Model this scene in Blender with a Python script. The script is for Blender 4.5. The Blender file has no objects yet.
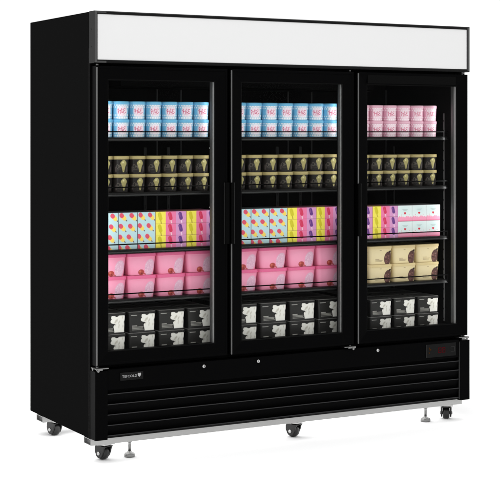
import bpy, bmesh, math
import numpy as np
from mathutils import Vector

C = bpy.context.scene.collection
sc = bpy.context.scene
R = math.radians
W = 2.0234                      # cabinet width
B = 0.105                       # height of the cabinet's underside above the floor

# ------------------------------------------------------------------ camera, world, lamps, exposure
cam_data = bpy.data.cameras.new('camera')
cam = bpy.data.objects.new('camera', cam_data); C.objects.link(cam)
cam.location = (-2.4597, -5.7821, 1.3338 + B)
cam.rotation_euler = (R(90), 0, -0.508806)
cam_data.sensor_fit = 'HORIZONTAL'; cam_data.sensor_width = 36
cam_data.lens = 36 * 1448.21 / 500
cam_data.shift_y = -(245.5 - 132.34) / 500
cam_data.clip_start = 0.1; cam_data.clip_end = 2000
sc.camera = cam

w = bpy.data.worlds.new('World'); sc.world = w; w.use_nodes = True
bg = w.node_tree.nodes['Background']
bg.inputs['Color'].default_value = (1, 1, 1, 1)
bg.inputs['Strength'].default_value = 1.06

def area_lamp(name, loc, target, sx, sy, power, col=(1, 1, 1)):
    l = bpy.data.lights.new(name, 'AREA'); l.shape = 'RECTANGLE'; l.size = sx; l.size_y = sy
    l.energy = power; l.color = col
    o = bpy.data.objects.new(name, l); C.objects.link(o); o.location = loc
    o.rotation_euler = (Vector(target) - Vector(loc)).to_track_quat('-Z', 'Y').to_euler()
    return o
area_lamp('overhead_floor_fill', (0.6, -1.4, 5.2), (0.6, -1.3, 0.0), 6.0, 4.0, 170)  # added lamp out of view, washes the floor in front to white
area_lamp('overhead_floor_fill_rear', (-0.6, 2.6, 5.2), (-0.6, 2.5, 0.0), 6.0, 4.0, 200)  # second added lamp, whitens the floor behind the cabinet
area_lamp('shadow_fill_lamp', (W / 2, 0.375, B - 0.036), (W / 2, 0.37501, 0.0), 2.0, 0.62, 7.0)  # added lamp hidden beneath the cabinet, lifts its shadow off the floor

sc.view_settings.view_transform = 'Standard'; sc.view_settings.look = 'None'
sc.view_settings.exposure = 0; sc.view_settings.gamma = 1
sc.cycles.max_bounces = 8; sc.cycles.transparent_max_bounces = 16
sc.cycles.caustics_reflective = False; sc.cycles.caustics_refractive = False

# ------------------------------------------------------------------ materials
def lin(r, g, b):
    f = lambda c: (c / 255 / 12.92) if c / 255 <= 0.04045 else ((c / 255 + 0.055) / 1.055) ** 2.4
    return np.array([f(r), f(g), f(b)])

def principled(name, col, rough=0.5, metal=0.0, spec=0.5, noise=0.0, nscale=40, bump=0.0):
    m = bpy.data.materials.new(name); m.use_nodes = True
    nt = m.node_tree; p = nt.nodes['Principled BSDF']
    p.inputs['Base Color'].default_value = (*col, 1); p.inputs['Roughness'].default_value = rough
    p.inputs['Metallic'].default_value = metal; p.inputs['Specular IOR Level'].default_value = spec
    if noise or bump:
        tc = nt.nodes.new('ShaderNodeTexCoord'); n = nt.nodes.new('ShaderNodeTexNoise')
        n.inputs['Scale'].default_value = nscale; n.inputs['Detail'].default_value = 4
        nt.links.new(tc.outputs['Object'], n.inputs['Vector'])
        if noise:
            mr = nt.nodes.new('ShaderNodeMapRange')
            mr.inputs['To Min'].default_value = max(0, rough - noise); mr.inputs['To Max'].default_value = rough + noise
            nt.links.new(n.outputs['Fac'], mr.inputs['Value']); nt.links.new(mr.outputs['Result'], p.inputs['Roughness'])
        if bump:
            bp = nt.nodes.new('ShaderNodeBump'); bp.inputs['Strength'].default_value = bump; bp.inputs['Distance'].default_value = 0.001
            nt.links.new(n.outputs['Fac'], bp.inputs['Height']); nt.links.new(bp.outputs['Normal'], p.inputs['Normal'])
    return m

M = {}
M['floor'] = principled('white_floor', (0.95, 0.95, 0.95), 0.9, spec=0.0)
M['powder'] = principled('matte_black_powder_coat', (0.0055, 0.0055, 0.0055), 0.75, spec=0.0, noise=0.05, nscale=300)
M['frame'] = principled('satin_black_frame', (0.0014, 0.0014, 0.0015), 0.35, spec=0.012, noise=0.05, nscale=60)
M['canopyblack'] = principled('satin_black_canopy', (0.004, 0.004, 0.004), 0.4, spec=0.08)
M['corner'] = principled('grey_canopy_edge', (0.045, 0.045, 0.045), 0.45, spec=0.3)
M['liner'] = principled('black_liner', (0.0035, 0.0035, 0.0036), 0.5, spec=0.02)
M['handle'] = principled('black_plastic', (0.0012, 0.0012, 0.0012), 0.4, spec=0.02)
M['lip'] = principled('dark_grey_edge', (0.030, 0.030, 0.030), 0.4, spec=0.3)
M['shelf'] = principled('black_coated_shelf', (0.006, 0.006, 0.006), 0.4, spec=0.1)
M['shelf_gleam'] = principled('shelf_lip_gleam', (0.03, 0.03, 0.03), 0.35, spec=0.3)
M['alu'] = principled('brushed_aluminium', (0.42, 0.42, 0.42), 0.4, spec=0.3, noise=0.08, nscale=30)
M['edge'] = principled('grey_anodised_edge', (0.080, 0.080, 0.080), 0.4, spec=0.3)
M['steel'] = principled('zinc_plated_steel', (0.50, 0.50, 0.495), 0.38, metal=1.0, noise=0.05, nscale=25)
M['rail'] = principled('galvanised_rail', (0.40, 0.40, 0.395), 0.42, metal=1.0, noise=0.06, nscale=18)
M['hinge'] = principled('dull_zinc_hinge', (0.20, 0.20, 0.197), 0.4, metal=1.0)
M['foot'] = principled('zinc_foot', (0.24, 0.24, 0.237), 0.35, metal=1.0)
M['chrome'] = principled('chrome', (0.42, 0.42, 0.42), 0.2, metal=1.0)
M['upright'] = principled('dark_grey_upright', (0.075, 0.075, 0.075), 0.5, spec=0.2)
M['upright_light'] = principled('grey_slotted_upright', (0.16, 0.16, 0.16), 0.5, spec=0.2)
M['slat_edge'] = principled('slat_edge_grey', (0.022, 0.022, 0.023), 0.4, spec=0.12)
M['gasket'] = principled('dark_grey_gasket', (0.005, 0.005, 0.005), 0.6, spec=0.02)
M['slat'] = principled('slat_black', (0.0016, 0.0016, 0.0017), 0.5, spec=0.02)
M['panel'] = principled('white_acrylic', (0.60, 0.60, 0.60), 0.5, spec=0.1)
M['rubber'] = principled('black_caster_plastic', (0.008, 0.008, 0.008), 0.35, spec=0.4)
M['letter'] = principled('silver_lettering', (0.30, 0.30, 0.30), 0.5)
M['badge'] = principled('badge_black', (0.003, 0.003, 0.003), 0.3, spec=0.08)
M['ctrl'] = principled('control_panel_dark_grey', (0.0062, 0.0062, 0.0062), 0.4, spec=0.04)
M['lighter_black'] = principled('slightly_lighter_black', (0.0034, 0.0034, 0.0034), 0.5, spec=0.01)
M['ctrl_edge'] = principled('control_panel_bezel', (0.02, 0.02, 0.02), 0.4, spec=0.1)

def emit(name, col, s):
    m = bpy.data.materials.new(name); m.use_nodes = True; nt = m.node_tree; nt.nodes.clear()
    o = nt.nodes.new('ShaderNodeOutputMaterial'); e = nt.nodes.new('ShaderNodeEmission')
    e.inputs['Color'].default_value = (*col, 1); e.inputs['Strength'].default_value = s
    nt.links.new(e.outputs[0], o.inputs['Surface']); return m
M['led_red'] = emit('dim_red_led', (1.0, 0.05, 0.08), 0.075)
M['led_orange'] = emit('dim_orange_led', (1.0, 0.35, 0.06), 0.06)

def glass_mat():
    m = bpy.data.materials.new('coated_door_glass'); m.use_nodes = True; nt = m.node_tree; nt.nodes.clear()
    o = nt.nodes.new('ShaderNodeOutputMaterial'); t = nt.nodes.new('ShaderNodeBsdfTransparent')
    g = nt.nodes.new('ShaderNodeBsdfGlossy'); g.inputs['Roughness'].default_value = 0.02
    t.inputs['Color'].default_value = (0.97, 0.975, 0.97, 1)
    f = nt.nodes.new('ShaderNodeFresnel'); f.inputs['IOR'].default_value = 1.07
    mx = nt.nodes.new('ShaderNodeMixShader')
    nt.links.new(f.outputs[0], mx.inputs[0]); nt.links.new(t.outputs[0], mx.inputs[1]); nt.links.new(g.outputs[0], mx.inputs[2])
    nt.links.new(mx.outputs[0], o.inputs['Surface']); return m
M['glass'] = glass_mat()

def print_mat(name, rough=0.45, spec=0.15):
    m = principled(name, (1, 1, 1), rough, spec=spec)
    nt = m.node_tree; a = nt.nodes.new('ShaderNodeAttribute'); a.attribute_name = 'print'
    nt.links.new(a.outputs['Color'], nt.nodes['Principled BSDF'].inputs['Base Color'])
    return m
M['print'] = print_mat('printed_card')
M['plastic_print'] = print_mat('printed_plastic', 0.35, 0.2)

# ------------------------------------------------------------------ mesh helpers
def link(name, me, parent=None, loc=(0, 0, 0)):
    o = bpy.data.objects.new(name, me); C.objects.link(o); o.location = loc
    if parent: o.parent = parent
    return o

class MB:
    """collects shapes into one mesh"""
    def __init__(self): self.bm = bmesh.new(); self.mats = []
    def mi(self, mat):
        if mat not in self.mats: self.mats.append(mat)
        return self.mats.index(mat)
    def box(self, x0, x1, y0, y1, z0, z1, mat, bevel=0.0):
        k = self.mi(mat)
        bm = bmesh.new()
        v = [bm.verts.new((x, y, z)) for x in (x0, x1) for y in (y0, y1) for z in (z0, z1)]
        for f in ((0, 1, 3, 2), (4, 6, 7, 5), (0, 4, 5, 1), (2, 3, 7, 6), (0, 2, 6, 4), (1, 5, 7, 3)):
            bm.faces.new([v[i] for i in f])
        bmesh.ops.recalc_face_normals(bm, faces=bm.faces)
        if bevel:
            bmesh.ops.bevel(bm, geom=list(bm.edges), offset=bevel, segments=2, profile=0.5, affect='EDGES')
        for f in bm.faces: f.material_index = k
        self.merge(bm)
    def merge(self, bm):
        me = bpy.data.meshes.new('tmp'); bm.to_mesh(me); bm.free(); self.bm.from_mesh(me); bpy.data.meshes.remove(me)
    def cyl(self, p0, p1, r0, r1, mat, seg=20, smooth=True):
        k = self.mi(mat); p0 = Vector(p0); p1 = Vector(p1); d = (p1 - p0).normalized()
        a = d.orthogonal().normalized(); b = d.cross(a)
        bm = bmesh.new()
        ra = [bm.verts.new(p0 + (a * math.cos(t) + b * math.sin(t)) * r0) for t in [2 * math.pi * i / seg for i in range(seg)]]
        rb = [bm.verts.new(p1 + (a * math.cos(t) + b * math.sin(t)) * r1) for t in [2 * math.pi * i / seg for i in range(seg)]]
        for i in range(seg):
            f = bm.faces.new((ra[i], ra[(i + 1) % seg], rb[(i + 1) % seg], rb[i])); f.smooth = smooth
        bm.faces.new(ra[::-1]); bm.faces.new(rb)
        for f in bm.faces: f.material_index = k
        bmesh.ops.recalc_face_normals(bm, faces=bm.faces)
        self.merge(bm)
    def lathe(self, c, prof, mat, seg=24, axis='z'):
        """prof: list of (r, h) closed at both ends on the axis"""
        k = self.mi(mat); bm = bmesh.new(); rings = []
        def P(r, h, t):
            if axis == 'z': return (c[0] + r * math.cos(t), c[1] + r * math.sin(t), c[2] + h)
            if axis == 'x': return (c[0] + h, c[1] + r * math.cos(t), c[2] + r * math.sin(t))
            return (c[0] + r * math.cos(t), c[1] + h, c[2] + r * math.sin(t))
        for r, h in prof:
            rings.append([bm.verts.new(P(r, h, 2 * math.pi * i / seg)) for i in range(seg)])
        for a, b in zip(rings, rings[1:]):
            for i in range(seg):
                f = bm.faces.new((a[i], a[(i + 1) % seg], b[(i + 1) % seg], b[i])); f.smooth = True
        bm.faces.new(rings[0]); bm.faces.new(rings[-1])
        for f in bm.faces: f.material_index = k
        bmesh.ops.recalc_face_normals(bm, faces=bm.faces)
        self.merge(bm)
    def ring(self, x0, x1, z0, z1, prof, mat):
        """mitred frame; prof = closed list of (inset, y)"""
        k = self.mi(mat); bm = bmesh.new(); loops = []
        for ins, y in prof:
            loops.append([bm.verts.new(p) for p in ((x0 + ins, y, z0 + ins), (x1 - ins, y, z0 + ins), (x1 - ins, y, z1 - ins), (x0 + ins, y, z1 - ins))])
        n = len(loops)
        for j in range(n):
            a, b = loops[j], loops[(j + 1) % n]
            for i in range(4): bm.faces.new((a[i], a[(i + 1) % 4], b[(i + 1) % 4], b[i]))
        for f in bm.faces: f.material_index = k
        bmesh.ops.recalc_face_normals(bm, faces=bm.faces)
        self.merge(bm)
    def poly(self, pts, mat):
        k = self.mi(mat); f = self.bm.faces.new([self.bm.verts.new(p) for p in pts]); f.material_index = k
    def build(self, name, parent=None, loc=(0, 0, 0)):
        me = bpy.data.meshes.new(name); self.bm.to_mesh(me); self.bm.free()
        for m in self.mats: me.materials.append(M[m])
        return link(name, me, parent, loc)

def one_box(name, parent, mat, *d, bevel=0.0):
    m = MB(); m.box(*d, mat, bevel); return m.build(name, parent)

def tag(o, label, cat=None, group=None, kind=None):
    if label: o['label'] = label
    if cat: o['category'] = cat
    if group: o['group'] = group
    if kind: o['kind'] = kind
    return o

# ------------------------------------------------------------------ the surface it stands on
m = MB(); m.poly([(-600, -600, 0), (600, -600, 0), (600, 600, 0), (-600, 600, 0)], 'floor')
tag(m.build('floor'), 'plain white floor under the freezer', kind='structure')

# ------------------------------------------------------------------ the freezer
W, D, H = 2.0234, 0.79, 1.86
fz = bpy.data.objects.new('display_freezer', None); C.objects.link(fz); fz.location = (0, 0, B); fz.empty_display_size = 0.2
tag(fz, 'tall black display freezer with three glass doors and a blank white header panel', 'freezer')

SZ = [1.312, 1.066, 0.813, 0.594, 0.343]     # shelf tops above the cabinet's underside
YB = 0.66                                    # inner back wall
# shell
m = MB()
m.box(0, 0.05, 0.062, D, 0, H, 'powder', 0.003)
m.box(W - 0.05, W, 0.062, D, 0, H, 'powder', 0.003)
m.box(0.0505, W - 0.0505, YB + 0.03, D - 0.002, 0.001, H - 0.001, 'powder')
m.box(0.0505, W - 0.0505, 0.063, YB + 0.029, 1.62, H - 0.001, 'powder')
m.box(0.0505, W - 0.0505, 0.063, YB + 0.029, 0.001, 0.33, 'powder')
m.build('cabinet_body', fz)
# liner
m = MB()
m.box(0.051, W - 0.051, YB, YB + 0.028, 0.331, 1.618, 'liner')
m.box(0.0505, 0.056, 0.065, YB - 0.001, 0.331, 1.618, 'liner')
m.box(1.967, W - 0.0505, 0.065, YB - 0.001, 0.331, 1.618, 'liner')
m.box(0.057, 1.966, 0.075, YB - 0.001, 0.331, SZ[4], 'liner')
m.build('interior_liner', fz)
m = MB()
m.box(0.30, 1.72, 0.40, YB - 0.002, 1.545, 1.612, 'liner', 0.008)
m.build('evaporator_cover', fz)
# mullions behind the door gaps
for xm in (0.6615, 1.3455):
    one_box('mullion', fz, 'frame', xm - 0.02, xm + 0.02, 0.066, 0.098, 0.331, 1.618, bevel=0.003)

# canopy with the white header
m = MB()
x0, x1, z0, z1 = -0.002, W + 0.001, 1.6345, 1.8605
prof = [(0.0, 0.061), (0.0, 0.004), (0.004, 0.0), (0.0125, 0.0), (0.015, 0.004), (0.015, 0.061)]
m.ring(x0, x1, z0, z1, prof, 'canopyblack')
cn = m.build('canopy', fz)
one_box('header_panel', cn, 'panel', x0 + 0.0151, x1 - 0.0185, 0.003, 0.055, z0 + 0.0135, z1 - 0.0135, bevel=0.0015)
m = MB()
m.box(x0 - 0.0006, x0 + 0.0115, -0.0012, -0.0002, z0 + 0.002, z1 - 0.002, 'corner', 0.0003)
m.build('left_trim', cn).name = 'edge_trim'
m = MB(); m.box(x1 - 0.0165, x1 - 0.004, -0.0012, -0.0002, z0 + 0.006, z1 - 0.004, 'corner', 0.0003); m.build('edge_trim', cn)
for zz in (z0 + 0.001, z1 - 0.009):
    m = MB(); m.box(x0 + 0.012, x0 + 0.055, -0.0011, -0.0002, zz, zz + 0.008, 'lip', 0.0003); m.build('corner_cap', cn)
# screws on the left side of the canopy zone
for zz in (1.782, 1.706):
    m = MB(); m.lathe((-0.002, 0.037, zz), [(0.0001, 0.0), (0.0028, 0.0), (0.0036, 0.002), (0.0036, 0.0038)], 'edge', 14, 'x'); m.build('screw', fz)
# side strips closing the gap between cabinet and doors
one_box('side_strip', fz, 'lip', -0.0012, -0.0002, 0.0625, 0.0645, 0.0, 1.70)
one_box('side_strip', fz, 'frame', 0.004, 0.03, 0.0605, 0.0618, 0.30, 1.63)

# doors
DX = [(0.0075, 0.651), (0.6685, 1.335), (1.3565, 2.0115)]
DZ = (0.322, 1.622)
INS = [(0.058, 0.061), (0.060, 0.061), (0.056, 0.053)]
hinges = ['left', 'right', 'right']
for i, ((a, b), (il, ir)) in enumerate(zip(DX, INS)):
    d0, d1 = DZ
    m = MB()
    ins = 0.0575
    p = [(0.0, 0.0595), (0.0, 0.004), (0.004, 0.0), (0.012, 0.0), (0.0135, 0.002), (0.050, 0.009), (ins, 0.011), (ins, 0.066), (0.03, 0.066), (0.028, 0.0595)]
    m.ring(a, b, d0, d1, p, 'frame')
    door = m.build('door', fz)
    m = MB(); m.ring(a + ins, b - ins, d0 + ins, d1 - ins, [(0.0002, 0.0125), (0.0002, 0.0175), (0.0035, 0.0175), (0.0035, 0.0135)], 'gasket'); m.build('gasket', door)
    gl = MB(); gl.box(a + ins + 0.0005, b - ins - 0.0005, 0.0185, 0.0225, d0 + ins + 0.0005, d1 - ins - 0.0005, 'glass'); gl.build('glass_pane', door)
    # bright aluminium strips on the inside of the glass opening
    dep = (0.054, 0.046, 0.056)[i]
    for s, xx in ((1, a + ins), (-1, b - ins)):
        m = MB()
        xa, xb = sorted((xx + s * 0.0003, xx + s * 0.0045))
        m.box(xa, xb, 0.0235, dep * 0.62, d0 + ins + 0.001, d1 - ins - 0.002, 'alu', 0.0008)
        xa, xb = sorted((xx + s * 0.0003, xx + s * 0.0075))
        m.box(xa, xb, dep * 0.62 + 0.0006, dep, d0 + ins + 0.001, d1 - ins - 0.002, 'edge', 0.0012)
        m.build('light_strip', door)
    m = MB(); m.box(a - 0.0012, a + 0.0045, -0.0012, 0.004, d0 + 0.003, d1 - 0.006, 'edge', 0.0012); m.build('edge_trim', door)
    if i == 2: one_box('lighter_rectangle', door, 'lighter_black', a + 0.055, b - 0.075, 0.0006, 0.0040, d1 - 0.053, d1 - 0.010, bevel=0.001)  # slightly lighter flat rectangle on the top of the right door's frame
    # grips
    grip = [('right', 1.107, 0.828)] if i == 0 else [('left', 1.106, 0.828)] if i == 1 else [('left', 1.090, 0.838)]
    for side, zt, zb in grip:
        m = MB()
        if side == 'right':
            m.box(b - 0.020, b + 0.003, -0.011, -0.0003, zb, zt, 'handle', 0.003)
            m.box(b - 0.0215, b - 0.0203, -0.0075, -0.0004, zb, zt, 'ctrl_edge')
        else:
            m.box(a - 0.006, a + 0.010, -0.011, -0.0018, zb, zt, 'handle', 0.003)
            m.box(a + 0.0103, a + 0.0125, -0.0085, -0.0004, zb, zt, 'ctrl_edge')
        m.build('door_handle', door)
    # hinge bracket under the door
    m = MB()
    zb = d0 - 0.0135
    if i == 0:
        m.box(a - 0.006, a + 0.055, -0.004, 0.05, zb, zb + 0.0045, 'hinge', 0.001)
        m.box(a - 0.004, a + 0.026, -0.0065, -0.0042, zb - 0.005, zb + 0.004, 'hinge', 0.0008)
        m.cyl((a + 0.012, 0.022, zb), (a + 0.012, 0.022, d0), 0.006, 0.006, 'hinge')
        m.cyl((a + 0.004, -0.010, zb - 0.006), (a + 0.004, -0.0065, zb - 0.006), 0.0055, 0.0045, 'hinge')
        m.cyl((-0.0005, 0.020, zb - 0.001), (-0.0045, 0.020, zb - 0.001), 0.0055, 0.0045, 'hinge')
    else:
        m.box(b - 0.058, b + 0.006, -0.004, 0.05, zb + 0.003, zb + 0.0065, 'hinge', 0.001)
        m.box(b - 0.038, b + 0.004, -0.0065, -0.0042, zb - 0.002, zb + 0.006, 'hinge', 0.0008)
        m.cyl((b - 0.012, 0.022, zb), (b - 0.012, 0.022, d0), 0.006, 0.006, 'hinge')
        m.cyl((b - 0.012, -0.011, zb - 0.004), (b - 0.012, -0.0065, zb - 0.004), 0.0055, 0.0045, 'hinge')
    m.build('hinge', door)
    # upper hinge pin
    m = MB(); xx = a + 0.012 if i == 0 else b - 0.012
    m.cyl((xx, 0.022, d1), (xx, 0.022, d1 + 0.0115), 0.006, 0.006, 'hinge'); m.build('hinge_pin', door)

# shelves: four per door, each a plate of wires with a front lip and a product stop rail
SX = [(0.060, 0.650), (0.674, 1.334), (1.358, 1.958)]
for a, b in SX:
    for zt in SZ[:4]:
        m = MB()
        m.box(a, b, 0.098, YB - 0.012, zt - 0.010, zt, 'shelf', 0.002)
        for k in range(1, 12):
            yy = 0.10 + k * (YB - 0.13) / 12
            m.box(a + 0.004, b - 0.004, yy, yy + 0.006, zt - 0.016, zt - 0.0101, 'shelf')
        m.box(a, b, 0.0925, 0.0975, zt - 0.017, zt - 0.001, 'shelf', 0.001)
        m.box(a + 0.002, b - 0.002, 0.0912, 0.0922, zt - 0.013, zt - 0.009, 'shelf_gleam')  # paler strip paints the gleam along the shelf's front lip
        sh = m.build('shelf', fz)
        m = MB()
        m.cyl((a + 0.006, 0.0885, zt + 0.0245), (b - 0.006, 0.0885, zt + 0.0245), 0.0028, 0.0028, 'handle', 10)
        for xx in (a + 0.006, b - 0.006):
            m.cyl((xx, 0.0885, zt - 0.012), (xx, 0.0885, zt + 0.0245), 0.0026, 0.0026, 'handle', 10)
        m.build('stop_rail', sh)
# back wall seams and slotted uprights
for xx in (0.610, 0.741, 1.358, 1.501):
    one_box('back_seam', fz, 'upright', xx - 0.0035, xx + 0.0035, YB - 0.003, YB - 0.0005, 0.345, 1.55)
def upright(p, axis, mat, z0, z1, gap=()):
    m = MB()
    x, y = p
    n = int((z1 - z0) / 0.05)
    for k in range(n):
        za, zb = z0 + k * 0.05, z0 + k * 0.05 + 0.05
        if axis == 'y':
            m.box(x - 0.007, x - 0.002, y - 0.007, y - 0.0005, za, zb - 0.0005, mat); m.box(x + 0.002, x + 0.007, y - 0.007, y - 0.0005, za, zb - 0.0005, mat)
            m.box(x - 0.0019, x + 0.0019, y - 0.0065, y - 0.0005, za + 0.018, zb, mat)
        else:
            m.box(x - 0.005, x - 0.0005, y - 0.006, y - 0.0022, za, zb - 0.0005, 'upright')
            m.box(x - 0.0045, x - 0.0005, y - 0.002, y + 0.004, za + 0.016, zb, mat, 0.0008)
            m.box(x - 0.0045, x - 0.0005, y - 0.002, y + 0.004, za + 0.0005, za + 0.008, mat, 0.0008)
    return m.build('shelf_upright', fz)
for xx in (0.544, 0.670, 1.292, 1.430): upright((xx, YB), 'y', 'upright', 0.36, 1.30)
one_box('back_seam', fz, 'upright', 1.9645, 1.9665, YB - 0.012, YB - 0.002, 0.345, 1.56)
upright((1.967, 0.577), 'x', 'upright', 0.36, 1.30)
upright((1.967, 0.137), 'x', 'upright_light', 0.38, 1.44)
for xx, zz in ((0.615, 1.262), (0.615, 0.990), (1.313, 1.262), (1.313, 0.990)):
    m = MB(); m.lathe((xx, 0.108, zz), [(0.0001, -0.003), (0.003, -0.002), (0.003, 0.003)], 'panel', 12, 'y'); m.build('shelf_peg', fz)

# lower front: fascia with locks, badge and controller; louvred grille; side pillars
m = MB()
m.box(0.0015, 0.060, 0.0, 0.0605, 0.0, 0.300, 'frame', 0.002)
m.box(0.0605, 1.9605, 0.004, 0.0605, 0.214, 0.304, 'frame', 0.004)
m.box(1.9625, W - 0.001, 0.0, 0.0605, 0.0, 0.298, 'frame', 0.002)
fa = m.build('lower_fascia', fz)
one_box('pillar_seam', fa, 'lip', 1.9607, 1.9623, 0.002, 0.01, 0.005, 0.292)
m = MB()
m.box(0.0605, 1.9605, 0.030, 0.058, 0.003, 0.213, 'slat')
zs = [0.197, 0.152, 0.107, 0.0615, 0.0165]
for k, z in enumerate(zs):
    lo = z - 0.042 if k < 4 else 0.002
    # sloping louvre, its grey folded edge at the top
    xa, xb = 0.061, 1.960
    kk = m.mi('slat'); bm = m.bm
    v = [bm.verts.new(q) for q in ((xa, 0.006, z), (xb, 0.006, z), (xb, 0.022, lo), (xa, 0.022, lo), (xa, 0.028, z), (xb, 0.028, z), (xb, 0.029, lo), (xa, 0.029, lo))]
    for f in ((0, 1, 2, 3), (4, 7, 6, 5), (0, 4, 5, 1), (3, 2, 6, 7), (0, 3, 7, 4), (1, 5, 6, 2)):
        bm.faces.new([v[j] for j in f]).material_index = kk
    m.box(xa, xb, 0.0035, 0.0058, z - 0.0022, z + 0.0012, 'slat_edge', 0.0004)
m.build('grille', fz)
for xx, zz in ((0.529, 0.2825), (0.810, 0.2835), (1.470, 0.285)):
    m = MB()
    m.lathe((xx, 0.0035, zz), [(0.0001, -0.006), (0.006, -0.006), (0.0078, -0.0045), (0.0085, 0.0), (0.0085, 0.002)], 'chrome', 24, 'y')
    m.box(xx - 0.0010, xx + 0.0010, -0.0033, -0.0024, zz - 0.004, zz + 0.004, 'handle')
    m.build('lock', fa)
# badge with raised lettering
m = MB(); m.box(0.119, 0.229, 0.0005, 0.0035, 0.251, 0.286, 'badge', 0.001); bd = m.build('badge', fa)
def text_mesh(name, s, size, loc, mat, parent, weight=0.0, xs=1.0, depth=0.0004):
    c = bpy.data.curves.new(name, 'FONT'); c.body = s; c.size = size; c.extrude = depth; c.offset = weight; c.space_character = 1.12
    o = bpy.data.objects.new(name, c); C.objects.link(o)
    dg = bpy.context.evaluated_depsgraph_get()
    me = bpy.data.meshes.new_from_object(o.evaluated_get(dg)); bpy.data.objects.remove(o)
    me.materials.clear(); me.materials.append(M[mat])
    q = link(name, me, parent, loc); q.rotation_euler = (R(90), 0, 0); q.scale = (xs / (max(v.co.x for v in me.vertices) - min(v.co.x for v in me.vertices)), 1, 1); return q
text_mesh('lettering', 'TEFCOLD', 0.0150, (0.128, 0.0, 0.2635), 'letter', bd, 0.0, 0.070)
m = MB()
sh_pts = [(-0.008, 0.010), (-0.003, 0.012), (0, 0.0095), (0.003, 0.012), (0.008, 0.010), (0.0085, 0.003), (0.005, -0.005), (0, -0.010), (-0.005, -0.005), (-0.0085, 0.003)]
m.poly([(0.2100 + px * 0.95, -0.0003, 0.2700 + pz * 0.8) for px, pz in sh_pts], 'letter'); m.build('emblem', bd)
# controller
m = MB(); m.box(1.757, 1.9375, 0.0012, 0.006, 0.226, 0.291, 'ctrl', 0.001); m.box(1.757, 1.7595, 0.0004, 0.001, 0.227, 0.290, 'ctrl_edge'); ct = m.build('control_panel', fa)
m = MB()
def seg_digit(m, cx, cz, hw, hh, on, mat, t=0.0028):
    y0, y1 = 0.0002, 0.0009
    S = {'a': (cx - hw, cx + hw, cz + hh - t, cz + hh), 'g': (cx - hw, cx + hw, cz - t / 2, cz + t / 2), 'd': (cx - hw, cx + hw, cz - hh, cz - hh + t),
         'f': (cx - hw, cx - hw + t, cz + t, cz + hh - t), 'b': (cx + hw - t, cx + hw, cz + t, cz + hh - t), 'e': (cx - hw, cx - hw + t, cz - hh + t, cz - t), 'c': (cx + hw - t, cx + hw, cz - hh + t, cz - t)}
    for s in on: xa, xb, za, zb = S[s]; m.box(xa, xb, y0, y1, za, zb, mat)
seg_digit(m, 1.838, 0.259, 0.009, 0.013, 'abcdefg', 'led_red')
seg_digit(m, 1.862, 0.259, 0.009, 0.013, 'abcdefg', 'led_red')
m.build('display', ct)
m = MB(); m.box(1.771, 1.777, 0.0003, 0.0009, 0.247, 0.252, 'led_orange'); m.box(1.775, 1.785, 0.0003, 0.0009, 0.262, 0.268, 'led_orange'); m.box(1.772, 1.776, 0.0003, 0.0009, 0.270, 0.276, 'led_orange'); m.build('indicator', ct)
m = MB(); m.ring(1.905, 1.928, 0.247, 0.272, [(0, 0.001), (0, 0.0003), (0.002, 0.0003), (0.002, 0.001)], 'ctrl_edge'); m.build('button', ct)

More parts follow.
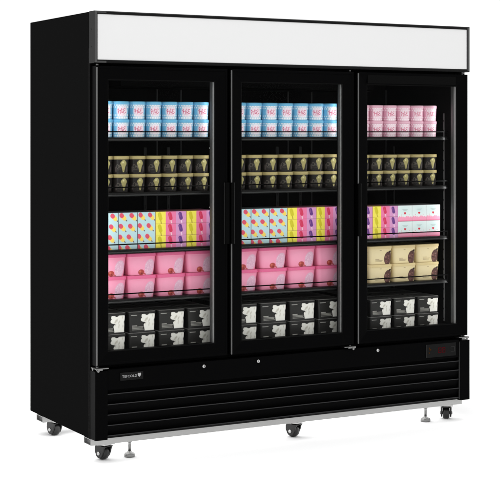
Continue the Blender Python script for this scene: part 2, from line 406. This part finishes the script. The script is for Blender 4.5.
# base rails (square tubes), casters, levelling feet
def tube(y0, y1, x0, x1):
    m = MB(); z0, z1, t = -0.029, -0.001, 0.0025
    m.box(x0, x1, y0, y0 + t, z0, z1, 'rail'); m.box(x0, x1, y1 - t, y1, z0, z1, 'rail')
    m.box(x0 + 0.0002, x1 - 0.0002, y0 + t, y1 - t, z0 + 0.0002, z0 + t, 'rail'); m.box(x0 + 0.0002, x1 - 0.0002, y0 + t, y1 - t, z1 - t, z1 - 0.0002, 'rail')
    m.box(x0 + 0.010, x1 - 0.01, y0 + t, y1 - t, z0 + t, z1 - t, 'edge')
    m.build('base_rail', fz)
tube(0.048, 0.125, 0.0005, 2.010)
tube(0.625, 0.705, 0.0005, 2.010)
def caster(x, y, ang):
    e = bpy.data.objects.new('caster', None); C.objects.link(e); e.parent = fz; e.location = (x, y, 0); e.rotation_euler = (0, 0, ang); e.empty_display_size = 0.05
    zf = -B
    rw = 0.031
    off = 0.016
    m = MB()
    m.box(-0.032, 0.032, -0.028, 0.028, -0.0365, -0.0292, 'steel', 0.001)
    m.cyl((0, 0, -0.042), (0, 0, -0.0366), 0.022, 0.022, 'rubber', 28)
    k = m.mi('rubber'); za = zf + 0.029
    # two tapered cheeks joined by a curved crown above the wheel
    def prism(x0, x1, pts):
        bm = bmesh.new()
        p = [bm.verts.new((x0, yy, zz)) for yy, zz in pts]; q = [bm.verts.new((x1, yy, zz)) for yy, zz in pts]
        n = len(pts); bm.faces.new(p); bm.faces.new(q[::-1])
        for j in range(n): bm.faces.new((p[j], q[j], q[(j + 1) % n], p[(j + 1) % n]))
        bmesh.ops.recalc_face_normals(bm, faces=bm.faces)
        bmesh.ops.bevel(bm, geom=list(bm.edges), offset=0.0012, segments=1, affect='EDGES')
        for f in bm.faces: f.material_index = k
        m.merge(bm)
    cheek = [(-0.022, -0.0425), (off + 0.022, -0.0425), (off + 0.026, -0.050), (off + 0.0265, za + 0.008)]
    cheek += [(off + 0.021 * math.cos(t), za + 0.021 * math.sin(t)) for t in [R(-20 - 20 * j) for j in range(8)]]
    cheek += [(off - 0.0265, za + 0.008), (off - 0.030, -0.054)]
    prism(-0.0265, -0.0185, cheek); prism(0.0185, 0.0265, cheek)
    prism(-0.0183, 0.0183, [(-0.022, -0.0425), (off + 0.022, -0.0425), (off + 0.026, -0.0465), (-0.020, -0.0465)])
    for s_ in (-1, 1):
        m.lathe((s_ * 0.0266, off, za), [(0.0001, 0), (0.0085, 0.0), (0.0085, s_ * 0.003), (0.006, s_ * 0.0055), (0.0001, s_ * 0.0056)], 'steel', 20, 'x')
    m.build('fork', e)
    m = MB(); rw = 0.029
    m.lathe((0, off, za), [(0.008, -0.0165), (rw - 0.005, -0.0165), (rw, -0.0105), (rw, 0.0105), (rw - 0.005, 0.0165), (0.008, 0.0165)], 'rubber', 36, 'x')
    wh = m.build('wheel', e)
    m = MB(); m.cyl((-0.0182, off, za), (0.0182, off, za), 0.0075, 0.0075, 'alu'); m.build('hub', wh)
for x, y, a in ((0.086, 0.085, R(20)), (1.062, 0.085, R(25)), (1.940, 0.085, R(-35)), (0.085, 0.665, R(15)), (1.035, 0.665, R(10)), (1.92, 0.665, R(30))):
    caster(x, y, a)
for x in (0.203, 1.815):
    m = MB()
    m.cyl((x, 0.088, -0.0292), (x, 0.088, -B + 0.022), 0.0065, 0.0065, 'foot')
    m.cyl((x, 0.088, -0.040), (x, 0.088, -0.0292), 0.011, 0.011, 'foot', 6, False)
    m.lathe((x, 0.088, -B), [(0.0001, 0), (0.022, 0), (0.0245, 0.003), (0.0245, 0.011), (0.021, 0.017), (0.012, 0.020), (0.009, 0.026), (0.0001, 0.026)], 'foot', 32)
    m.build('levelling_foot', fz)

# ------------------------------------------------------------------ printing on the packs
def mixc(base, col, a):
    a = np.clip(a, 0, 1)[..., None]; return base * (1 - a) + np.asarray(col) * a
def ell(s, t, cx, cy, rx, ry, rot=0.0, soft=0.0012):
    c, n = math.cos(rot), math.sin(rot); dx, dy = s - cx, t - cy
    u, v = (c * dx + n * dy) / rx, (-n * dx + c * dy) / ry
    return (1 - np.sqrt(u * u + v * v)) * min(rx, ry) / soft + 0.5
def stroke(s, t, pts, wd, soft=0.001):
    best = np.full(s.shape, 1e9)
    for (ax, ay), (bx, by) in zip(pts, pts[1:]):
        dx, dy = bx - ax, by - ay; L = dx * dx + dy * dy + 1e-12
        k = np.clip(((s - ax) * dx + (t - ay) * dy) / L, 0, 1)
        best = np.minimum(best, np.hypot(s - ax - k * dx, t - ay - k * dy))
    return (wd - best) / soft + 0.5
def rect(s, t, x0, x1, y0, y1, soft=0.001):
    return np.minimum(np.minimum(s - x0, x1 - s), np.minimum(t - y0, y1 - t)) / soft + 0.5
def polyf(s, t, P, soft=0.001):
    P = np.asarray(P); ins = np.zeros(s.shape, bool); n = len(P)
    for i in range(n):
        (ax, ay), (bx, by) = P[i], P[(i + 1) % n]
        c = ((ay > t) != (by > t)) & (s < (bx - ax) * (t - ay) / (by - ay + 1e-12) + ax); ins ^= c
    d = -stroke(s, t, list(P) + [P[0]], 0, 1.0) + 0.5
    return np.where(ins, d, -d) / soft + 0.5

def loft(name, loops, cols, mat, smooth_rows=True, cap_col=None):
    """loops: (rows, n, 3) closed loops from bottom to top; cols the same shape; both ends capped"""
    rows, n, _ = loops.shape
    verts = loops.reshape(-1, 3); faces = []
    for r in range(rows - 1):
        a = r * n
        for i in range(n):
            j = (i + 1) % n
            faces.append((a + i, a + j, a + n + j, a + n + i))
    faces.append(tuple(range(n))[::-1]); faces.append(tuple((rows - 1) * n + i for i in range(n)))
    me = bpy.data.meshes.new(name); me.from_pydata(verts.tolist(), [], faces)
    at = me.attributes.new('print', 'FLOAT_COLOR', 'POINT')
    c4 = np.ones((rows * n, 4), np.float32); c4[:, :3] = cols.reshape(-1, 3)
    at.data.foreach_set('color', c4.ravel())
    me.materials.append(M[mat])
    sm = np.ones(len(faces), bool); sm[-2:] = False
    if not smooth_rows: sm[:] = False
    me.polygons.foreach_set('use_smooth', sm)
    me.update(); return me

def round_loop(r, n):
    """circle starting at the back so that the middle of the list faces -y"""
    a = np.linspace(0, 2 * np.pi, n, endpoint=False) + np.pi / 2
    return np.stack([np.cos(a), np.sin(a)], 1), (a - 1.5 * np.pi)     # unit circle, angle from the front
def box_loop(w, d, r, nf=100):
    """rounded rectangle, front edge (y=-d/2) dense; returns xy and front coordinate s (nan elsewhere)"""
    pts = []
    def arc(cx, cy, a0, k=4):
        for i in range(k + 1):
            a = R(a0 + 90 * i / k); pts.append((cx + r * math.cos(a), cy + r * math.sin(a)))
    hw, hd = w / 2 - r, d / 2 - r
    arc(-hw, -hd, 180)
    pts += [(x, -d / 2) for x in np.linspace(-hw, hw, nf)[1:-1]]
    arc(hw, -hd, 270); arc(hw, hd, 0); arc(-hw, hd, 90)
    return np.array(pts)

def cup_mesh(name, h, rb, rt, paint, n=150, rows=70):
    u, ang = round_loop(1, n); z = np.linspace(0, h, rows)
    loops = np.zeros((rows, n, 3)); rr = rb + (rt - rb) * z / h
    loops[:, :, 0] = rr[:, None] * u[:, 0]; loops[:, :, 1] = rr[:, None] * u[:, 1]; loops[:, :, 2] = z[:, None]
    s = np.broadcast_to(ang * rt, (rows, n)); t = np.broadcast_to(z[:, None], (rows, n))
    return loft(name, loops, paint(s, t), 'plastic_print')
def lathe_lid(name, prof, col, n=64):
    u, _ = round_loop(1, n); loops = np.zeros((len(prof), n, 3))
    for k, (r, z) in enumerate(prof): loops[k, :, 0] = r * u[:, 0]; loops[k, :, 1] = r * u[:, 1]; loops[k, :, 2] = z
    return loft(name, loops, np.broadcast_to(col, loops.shape), 'plastic_print')
def tub_mesh(name, w, d, h, r, taper, paint, rows=70, nf=110, mat='plastic_print'):
    base = box_loop(w, d, r, nf); n = len(base); z = np.linspace(0, h, rows)
    loops = np.zeros((rows, n, 3)); k = (1 - taper) + taper * z / h
    loops[:, :, 0] = base[:, 0] * (k[:, None]); loops[:, :, 1] = base[:, 1] * (k[:, None] * 0.5 + 0.5) ; loops[:, :, 2] = z[:, None]
    front = base[:, 1] < -d / 2 + r
    s = np.broadcast_to(np.where(front, base[:, 0], 9.0), (rows, n)); t = np.broadcast_to(z[:, None], (rows, n))
    return loft(name, loops, paint(s, t), mat)
def tub_lid(name, w, d, r, prof, cols):
    base = box_loop(w, d, r, 6); loops = np.zeros((len(prof), len(base), 3)); cc = np.zeros_like(loops)
    for k, (g, z) in enumerate(prof):
        sx, sy = (w + 2 * g) / w, (d + 2 * g) / d
        loops[k, :, 0] = base[:, 0] * sx; loops[k, :, 1] = base[:, 1] * sy; loops[k, :, 2] = z; cc[k] = cols[k] if isinstance(cols, list) else cols
    return loft(name, loops, cc, 'plastic_print', False)

def const(s, col): return np.ones(s.shape + (3,)) * np.asarray(col)
# --- blue cup / pink cup: polka dots round a pale centre with red script
def make_cup_paint(edge, mid, script, dots):
    def paint(s, t):
        h = 0.070; c = const(s, edge)
        c = mixc(c, 0.5 * np.asarray(edge) + 0.5 * np.asarray(dots), ell(s, t, 0.003, h * 0.5, 0.026, 0.06, 0, 0.006) * 0.8)
        for row, y in enumerate((0.0075, 0.0185, 0.0545, 0.0640)):
            for k in range(-4, 5):
                x = 0.003 + k * 0.0125 + (0.006 if row in (1, 2) else 0)
                c = mixc(c, dots, ell(s, t, x, y, 0.0042, 0.0042, 0, 0.0016) * (0.95 if abs(k) < 3 else 0.4))
        c = mixc(c, mid, ell(s, t, 0.004, h * 0.51, 0.0260, 0.0220, 0, 0.010))
        x0, y0 = 0.001, 0.036
        P = lambda pts: [(x0 + x * 0.021, y0 + y * 0.013) for x, y in pts]
        for pts in ([(-.95, .35), (-.72, .8), (-.66, .2), (-.8, -.75)], [(-.85, -.05), (-.5, .1), (-.2, .2)], [(-.05, .95), (-.22, .1), (-.3, -.8)],
                    [(.02, .15), (-.03, -.45), (.1, -.6), (.22, -.2)], [(.05, .55), (.08, .62)],
                    [(.85, .75), (.5, .85), (.32, .5), (.52, .15), (.7, .1)], [(.52, .12), (.3, -.2), (.38, -.65), (.7, -.7), (.98, -.35)]):
            c = mixc(c, script, stroke(s, t, P(pts), 0.0013, 0.0016) * 0.9)
        c = mixc(c, script, stroke(s, t, P([(-.6, -1.05), (0, -.95), (.5, -1.1)]), 0.0006, 0.001) * 0.5)
        return c
    return paint
BLUE_EDGE = lin(122, 188, 222); WHT = lin(246, 243, 244)
me_cup_blue = cup_mesh('cup', 0.0700, 0.0355, 0.0385, make_cup_paint(BLUE_EDGE, lin(246, 228, 240), lin(206, 58, 108), WHT))
me_lid_blue = lathe_lid('lid', [(0.0392, 0.0655), (0.0400, 0.0660), (0.0400, 0.0775), (0.0385, 0.0800), (0.0350, 0.0805), (0.034, 0.0795)], lin(114, 186, 224))
me_cup_pink = cup_mesh('cup', 0.0700, 0.0355, 0.0385, make_cup_paint(lin(226, 168, 190), lin(246, 222, 232), lin(206, 70, 116), lin(250, 236, 242)))
me_lid_pink = lathe_lid('lid', [(0.0392, 0.0655), (0.0400, 0.0660), (0.0400, 0.0775), (0.0385, 0.0800), (0.0350, 0.0805), (0.034, 0.0795)], lin(232, 182, 200))
# --- dark tub with gold cone
def cone_paint(s, t):
    h = 0.068; c = const(s, lin(29, 25, 23))
    gold = lin(160, 152, 100)
    cx = 0.0095
    for px, py, r_ in ((-0.0045, 0.048, 0.0105), (0.0050, 0.0475, 0.0105), (0.0005, 0.0530, 0.0105)):
        c = mixc(c, gold, ell(s, t, cx + px, py, r_, r_))
    c = mixc(c, gold, polyf(s, t, [(cx - 0.0115, 0.042), (cx + 0.0115, 0.042), (cx + 0.003, 0.009), (cx - 0.003, 0.009)]))
    for k in range(-1, 3):
        c = mixc(c, lin(126, 114, 70), stroke(s, t, [(cx - 0.008 + k * 0.005, 0.041), (cx + 0.001 + k * 0.001, 0.014)], 0.0004, 0.001) * 0.6)
        c = mixc(c, lin(126, 114, 70), stroke(s, t, [(cx + 0.008 - k * 0.005, 0.041), (cx - 0.001 - k * 0.001, 0.014)], 0.0004, 0.001) * 0.6)
    c = mixc(c, lin(120, 108, 66), stroke(s, t, [(cx - 0.010, 0.0425), (cx + 0.010, 0.0425)], 0.0006, 0.001) * 0.6)
    c = mixc(c, lin(214, 206, 160), ell(s, t, cx - 0.003, 0.053, 0.004, 0.004, 0, 0.003) * 0.6)
    g = lin(112, 106, 96)
    th = np.linspace(0, 2 * np.pi, 18)
    c = mixc(c, g, stroke(s, t, [(-0.0195 + 0.0058 * math.cos(a), 0.034 + 0.0085 * math.sin(a)) for a in th], 0.0008) * 0.8)
    for pts in ([(-0.0105, 0.026), (-0.0105, 0.042)], [(-0.0035, 0.026), (-0.0035, 0.042)], [(-0.0105, 0.034), (-0.0035, 0.034)]):
        c = mixc(c, g, stroke(s, t, pts, 0.0008) * 0.8)
    c = mixc(c, lin(90, 84, 74), rect(s, t, -0.024, -0.002, 0.019, 0.0205) * 0.7)
    for q in (-0.030, 0.031): c = mixc(c, lin(92, 84, 82), rect(s, t, q - 0.005, q + 0.005, 0.010, 0.034, 0.004) * 0.5)
    return c
me_tub_cone = cup_mesh('cup', 0.0690, 0.0345, 0.0385, cone_paint)
me_lid_gold = lathe_lid('lid', [(0.0392, 0.0660), (0.0402, 0.0668), (0.0402, 0.0790), (0.0392, 0.0808), (0.0350, 0.0810), (0.034, 0.0800)], lin(168, 154, 106))
# --- cartons
def lolly(c, s, t, x, y, a, L, top, low, stick):
    dx, dy = math.sin(a), -math.cos(a)          # direction from the head down to the stick
    q = lambda k: (x + dx * L * k, y + dy * L * k)
    c = mixc(c, stick, stroke(s, t, [q(0.4), q(0.92)], L * 0.07))
    c = mixc(c, low, stroke(s, t, [q(0.10), q(0.42)], L * 0.31))
    c = mixc(c, top, stroke(s, t, [q(-0.26), q(-0.16)], L * 0.33))
    return c
def carton_blue(s, t):
    c = const(s, lin(184, 214, 220))
    for k in range(-1, 4):
        y = 0.146 - 0.0475 * k
        c = lolly(c, s, t, -0.026 - 0.004 * k, y, 0.80, 0.031, lin(216, 84, 106), lin(242, 212, 104), lin(104, 66, 70))
        c = lolly(c, s, t, 0.023 - 0.007 * k, y - 0.001, 0.80, 0.031, lin(216, 84, 106), lin(242, 212, 104), lin(104, 66, 70))
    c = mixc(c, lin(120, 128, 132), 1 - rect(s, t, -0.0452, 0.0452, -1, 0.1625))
    return c
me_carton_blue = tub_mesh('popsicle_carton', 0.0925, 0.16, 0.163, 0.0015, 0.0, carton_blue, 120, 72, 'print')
SW, SHH = 0.1545, 0.0541
def carton_stripe(s, t):
    c = const(s, lin(236, 130, 172))
    w3 = SW / 3; x0 = -SW / 2
    cols = [(lin(240, 226, 92), lin(205, 192, 48), lin(180, 165, 60)), (lin(232, 122, 164), lin(208, 58, 92), lin(236, 196, 206)), (lin(212, 150, 196), lin(104, 62, 132), lin(236, 206, 226))]
    for k, (bgc, lc, st) in enumerate(cols):
        inside = (s > x0 + k * w3) & (s <= x0 + (k + 1) * w3)
        c = np.where(inside[..., None], bgc, c)
        x = x0 + (k + 0.42) * w3; y = SHH * 0.66
        c = mixc(c, st, stroke(s, t, [(x + 0.003, y - 0.012), (x + 0.0075, y - 0.034)], 0.0026))
        c = mixc(c, lc, stroke(s, t, [(x - 0.001, y + 0.007), (x + 0.001, y), (x + 0.004, y - 0.012)], 0.0088))
        c = mixc(c, lc * 0.55 + 0.4 * bgc, stroke(s, t, [(x - 0.003, y + 0.008), (x - 0.001, y - 0.006)], 0.0016, 0.002) * 0.6)
    c = mixc(c, lin(176, 120, 120), (0.0012 - t) / 0.0008 * 0.5)
    c = mixc(c, lin(190, 170, 90), (x0 + 0.0018 - s) / 0.001 + 0.5)
    return c
me_carton_stripe = tub_mesh('lolly_carton', SW, 0.16, SHH - 0.0004, 0.0012, 0.0, carton_stripe, 44, 112, 'print')
def carton_white(s, t):
    c = const(s, lin(226, 234, 234)); h = 0.0813
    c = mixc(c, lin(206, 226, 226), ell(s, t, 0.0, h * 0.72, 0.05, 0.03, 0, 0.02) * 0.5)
    for k in range(9):
        x = -0.045 + k * 0.0112
        c = mixc(c, lin(240, 158, 186), ell(s, t, x, 0.002 + 0.005 * ((k * 7) % 4) / 3, 0.0085, 0.021))
        c = mixc(c, lin(246, 190, 208), ell(s, t, x + 0.005, 0.020 + 0.003 * (k % 3), 0.002, 0.002))
    c = mixc(c, lin(230, 110, 146), rect(s, t, -0.05, 0.05, -1, 0.006, 0.004) * 0.6)
    for q in (-0.003, 0.003): c = mixc(c, lin(212, 48, 70), ell(s, t, q, 0.0425, 0.004, 0.004))
    c = mixc(c, lin(212, 48, 70), polyf(s, t, [(-0.0068, 0.0415), (0.0068, 0.0415), (0, 0.0335)]))
    for k, (a, b) in enumerate(((-0.016, 0.017), (-0.010, 0.010))):
        c = mixc(c, lin(150, 160, 160), rect(s, t, a, b, 0.060 - k * 0.005, 0.062 - k * 0.005) * 0.7)
    for q in (-0.022, 0.025): c = mixc(c, lin(224, 90, 120), ell(s, t, q, 0.033, 0.0014, 0.0022))
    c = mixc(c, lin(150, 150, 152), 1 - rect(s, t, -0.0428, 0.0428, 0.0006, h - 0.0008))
    return c
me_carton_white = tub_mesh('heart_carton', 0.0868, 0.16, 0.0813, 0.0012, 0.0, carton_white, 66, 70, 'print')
# --- pink tub with scoop, cream tub with scoop
TW, TD, TH = 0.146, 0.17, 0.0995
def pink_paint(s, t):
    c = const(s, lin(232, 136, 168))
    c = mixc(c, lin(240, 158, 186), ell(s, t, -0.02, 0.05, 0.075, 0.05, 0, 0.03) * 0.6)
    c = mixc(c, lin(232, 140, 168), stroke(s, t, [(-0.05, 0.077), (0.06, 0.077)], 0.0008) * 0.5)
    sc_ = ell(s, t, 0.0400, 0.033, 0.0255, 0.038, -0.12, 0.002)
    c = mixc(c, lin(218, 172, 194), sc_)
    rng = np.random.RandomState(4)
    for k in range(26):
        a = rng.rand() * 6.28; q = rng.rand() ** .5
        x, y = 0.0375 + 0.020 * q * math.cos(a), 0.036 + 0.030 * q * math.sin(a)
        c = mixc(c, lin(230, 196, 212) if k % 2 else lin(204, 156, 182), ell(s, t, x, y, 0.004, 0.0025, rng.rand() * 3, 0.002) * 0.55 * np.clip(sc_, 0, 1))
    c = mixc(c, lin(168, 66, 62), ell(s, t, -0.004, 0.013, 0.0170, 0.0130))
    c = mixc(c, lin(200, 108, 92), ell(s, t, -0.010, 0.017, 0.006, 0.005, 0, 0.003) * 0.8)
    c = mixc(c, lin(120, 40, 44), ell(s, t, 0.000, 0.008, 0.006, 0.0035, 0.4, 0.002) * 0.7)
    c = mixc(c, lin(176, 84, 80), stroke(s, t, [(0.006, 0.010), (0.020, 0.004)], 0.0026) * 0.9)
    return c
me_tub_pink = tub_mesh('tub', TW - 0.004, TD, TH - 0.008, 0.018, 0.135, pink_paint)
pk = lin(222, 104, 146)
me_tlid_pink = tub_lid('lid', TW - 0.004, TD, 0.018, [(0.0002, TH - 0.0155), (0.0019, TH - 0.0150), (0.0019, TH - 0.0035), (0.0005, TH - 0.001), (-0.006, TH - 0.0006), (-0.010, TH - 0.0025)], pk)
def cream_paint(s, t):
    c = const(s, lin(216, 198, 152))
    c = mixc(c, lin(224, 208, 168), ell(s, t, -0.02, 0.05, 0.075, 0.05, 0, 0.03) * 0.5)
    b1, b2 = lin(86, 56, 52), lin(132, 92, 84)
    sc_ = ell(s, t, 0.0455, 0.032, 0.0245, 0.036, -0.1, 0.002)
    c = mixc(c, b1, sc_)
    rng = np.random.RandomState(9)
    for k in range(30):
        a = rng.rand() * 6.28; q = rng.rand() ** .5
        c = mixc(c, b2 if k % 3 else lin(58, 34, 34), ell(s, t, 0.044 + 0.020 * q * math.cos(a), 0.034 + 0.030 * q * math.sin(a), 0.0042, 0.0024, rng.rand() * 3, 0.002) * 0.6 * np.clip(sc_, 0, 1))
    c = mixc(c, lin(40, 24, 22), ell(s, t, 0.056, 0.067, 0.008, 0.006, 0.4))
    g = lin(150, 132, 104)
    for k, (a, b) in enumerate(((-0.036, -0.010), (-0.036, 0.012), (-0.036, 0.006))):
        c = mixc(c, g, rect(s, t, a, b, 0.026 - k * 0.006, 0.029 - k * 0.006) * 0.7)
    c = mixc(c, lin(120, 100, 76), rect(s, t, -0.008, 0.004, 0.074, 0.0765) * 0.7)
    return c
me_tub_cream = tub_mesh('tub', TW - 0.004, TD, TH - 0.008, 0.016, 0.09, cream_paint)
cr = lin(212, 192, 144)
me_tlid_cream = tub_lid('lid', TW - 0.004, TD, 0.018, [(0.0002, TH - 0.0155), (0.0019, TH - 0.0150), (0.0019, TH - 0.0035), (0.0005, TH - 0.001), (-0.006, TH - 0.0006), (-0.010, TH - 0.0025)], cr)
# --- black tub with a white cow
CW, CD, CH = 0.130, 0.135, 0.0945
cow = [(335, 140), (343, 131), (352, 130), (361, 138), (372, 146), (386, 144), (392, 133), (400, 129), (408, 124), (418, 123), (426, 132), (438, 138), (442, 152), (440, 170), (433, 186), (436, 220), (438, 262), (437, 272), (360, 274), (356, 248), (351, 226), (358, 214), (368, 208), (358, 203), (345, 200), (333, 194), (328, 184), (331, 172), (338, 166), (333, 155)]
cow = [((x - 339.5) / 215 * 0.136, (289 - y) / 165 * 0.088) for x, y in cow]
def cow_paint(s, t):
    c = const(s, lin(37, 36, 35))
    c = np.where((s > 1)[..., None], lin(20, 19, 19), c)  # sides painted darker to imitate the dark gaps between tubs
    cw_ = polyf(s, t, cow)
    c = mixc(c, lin(238, 236, 229), cw_)
    rng = np.random.RandomState(2)
    for k in range(12):
        x, y = 0.012 + rng.rand() * 0.05, 0.03 + rng.rand() * 0.05
        c = mixc(c, lin(186, 180, 166), ell(s, t, x, y, 0.006, 0.003, rng.rand() * 3, 0.003) * 0.5 * np.clip(cw_, 0, 1))
    c = mixc(c, lin(230, 228, 222), rect(s, t, 0.013, 0.064, 0.0075, 0.0105))
    c = mixc(c, lin(170, 168, 164), rect(s, t, -0.056, -0.026, 0.0765, 0.0795) * 0.8)
    for k, (a, b, q) in enumerate(((-0.052, -0.026, .9), (-0.052, 0.006, .45), (-0.052, 0.004, .5), (-0.052, 0.008, .35))):
        c = mixc(c, lin(168, 166, 160), rect(s, t, a, b, 0.029 - k * 0.0058, 0.0325 - k * 0.0058) * q)
    return c
me_tub_cow = tub_mesh('tub', CW, CD, CH - 0.006, 0.008, 0.05, cow_paint)
bk = lin(30, 29, 28)
me_tlid_cow = tub_lid('lid', CW, CD, 0.009, [(0.0004, CH - 0.0125), (0.0022, CH - 0.0120), (0.0022, CH - 0.003), (0.0010, CH - 0.0005), (-0.005, CH - 0.0003), (-0.008, CH - 0.0018)], [bk, bk, bk, lin(130, 128, 126), lin(150, 148, 146), lin(104, 102, 100)])  # pale top colours imitate light falling on the black lids

# ------------------------------------------------------------------ stocking the shelves
ORD = ['leftmost', 'second', 'third', 'fourth', 'fifth', 'sixth', 'seventh']
DOOR = ['left', 'middle', 'right']
JIT = np.random.RandomState(11)
def place(name, cat, group, label, loc, scale, rotz, parts=None, mesh=None):
    o = bpy.data.objects.new(name, mesh); C.objects.link(o)
    if mesh is None: o.empty_display_size = 0.03
    o.location = loc; o.scale = scale; o.rotation_euler = (0, 0, rotz + (JIT.uniform(-0.05, 0.05) if rotz else JIT.uniform(-0.004, 0.004)))
    tag(o, label, cat, group)
    for nm, me in (parts or ()):
        c = bpy.data.objects.new(nm, me); C.objects.link(c); c.parent = o
    return o
def nth(i, n):
    if i == n - 1: return 'rightmost'
    return 'leftmost' if i == 0 else ORD[i] + ' from left'
LAY = ['bottom', 'top']

YF = 0.12
cups = [(0.0695, 0.0804, 7), (0.745, 0.0852, 7), (1.4405, 0.0812, 6)]
face_rot = [R(-12), R(-14), R(-17)]
for d, (xs, pitch, n) in enumerate(cups):
    sx = (pitch - 0.0004) / 0.0804; zs_ = 0.97 if d == 2 else 1.0
    for layer in range(2):
        for i in range(n):
            x = xs + (i + 0.5) * pitch
            kind = 'pink' if d == 2 else 'blue'
            place(kind + '_ice_cream_cup', 'ice cream cup', kind + ' cups on the highest shelf' + (' behind the right door' if d == 2 else ''),
                  (('pale pink cup with red script, ' if d == 2 else 'white and blue cup with red script, ') + nth(i, n) + f' in {LAY[layer]} layer behind {DOOR[d]} door'),
                  (x, YF + pitch / 2, B + SZ[0] + layer * 0.0805 * zs_), (sx, sx, zs_), face_rot[d],
                  [('cup', me_cup_pink), ('lid', me_lid_pink)] if d == 2 else [('cup', me_cup_blue), ('lid', me_lid_blue)])
            place('ice_cream_tub', 'ice cream tub', 'dark tubs with a gold cone on the second shelf',
                  'dark tub with gold lid and cone, ' + nth(i, n) + f' in {LAY[layer]} layer behind {DOOR[d]} door',
                  (x, YF + pitch / 2, B + SZ[1] + layer * 0.0815 * (0.97 if d == 2 else 1.0)), (sx, sx, 0.97 if d == 2 else 1.0), face_rot[d],
                  [('cup', me_tub_cone), ('lid', me_lid_gold)])
# cartons on the third shelf
def blue_cartons(d, bounds):
    n = len(bounds) - 1
    for i in range(n):
        a, b = bounds[i], bounds[i + 1]
        place('popsicle_carton', 'carton', 'pale blue popsicle cartons', f'tall pale blue carton printed with popsicles, {["leftmost","middle","rightmost"][i]} of three behind {DOOR[d]} door',
              ((a + b) / 2, YF + 0.08, B + SZ[2]), ((b - a - 0.0008) / 0.0925, 1, 1), 0, mesh=me_carton_blue)
def stripe_stack(d, a, b, which, zsc=1.0):
    for k in range(3):
        place('lolly_carton', 'carton', 'striped lolly cartons', f'yellow, pink and purple lolly carton, {["lowest","middle","topmost"][k]} of {which} stack behind {DOOR[d]} door',
              ((a + b) / 2, YF + 0.08, B + SZ[2] + k * SHH * zsc), ((b - a - 0.0008) / SW, 1, zsc), 0, mesh=me_carton_stripe)
blue_cartons(0, [0.0715, 0.163, 0.256, 0.345]); stripe_stack(0, 0.345, 0.500, 'first'); stripe_stack(0, 0.500, 0.655, 'second')
blue_cartons(1, [0.742, 0.838, 0.937, 1.035]); stripe_stack(1, 1.035, 1.196, 'first'); stripe_stack(1, 1.196, 1.340, 'second')
stripe_stack(2, 1.372, 1.520, 'first', 0.97); stripe_stack(2, 1.520, 1.671, 'second', 0.97)
for i in range(3):
    for k in range(2):
        a = 1.671 + i * 0.0857
        place('heart_carton', 'carton', 'white heart cartons behind the right door', f'small white carton with red heart, {["left","middle","right"][i]} one in {LAY[k]} layer of its block',
              (a + 0.0428, YF + 0.08, B + SZ[2] + k * 0.0815 * 0.97), (0.985, 1, 0.97), 0, mesh=me_carton_white)
# tubs on the fourth shelf
for d, (xs, pitch, n) in enumerate([(0.060, 0.147, 4), (0.722, 0.159, 4), (1.499, 0.143, 3)]):
    for layer in range(2):
        for i in range(n):
            x = xs + (i + 0.5) * pitch; sx = pitch / 0.147; zz = 0.91 if d == 2 else 1.0
            nm = 'cream' if d == 2 else 'pink'
            place(nm + '_ice_cream_tub', 'ice cream tub', nm + ' tubs on the fourth shelf',
                  (('cream coloured tub with chocolate scoop, ' if d == 2 else 'pink tub with pale scoop and nut, ') + nth(i, n) + f' in {LAY[layer]} layer behind {DOOR[d]} door'),
                  (x, YF + TD / 2, B + SZ[3] + layer * TH * zz), (sx, 1, zz), 0,
                  [('tub', me_tub_cream), ('lid', me_tlid_cream)] if d == 2 else [('tub', me_tub_pink), ('lid', me_tlid_pink)])
            zc = 0.90 if d == 2 else 1.0
            for row in range(4):
                rw = ['front row', 'second row back', 'third row back', 'fourth row back'][row]
                place('cow_ice_cream_tub', 'ice cream tub', 'black cow tubs on the cabinet floor',
                      'black tub with white cow, ' + nth(i, n) + f' in {LAY[layer]} layer, {rw}, {DOOR[d]} door',
                      (x, YF + CD / 2 + row * 0.1365, B + SZ[4] + layer * CH * zc), (sx, 0.98, zc), 0, [('tub', me_tub_cow), ('lid', me_tlid_cow)])

# LED tubes of the freezer: real strip lamps behind the door frames
for x in (0.075, 0.640, 0.690, 1.325, 1.378, 1.945):
    l = area_lamp('led_tube', (x, 0.082, B + 0.97), (x + (0.3 if x in (0.075, 0.690, 1.378) else -0.3), 0.30, B + 0.955), 0.012, 1.24, 0.5)
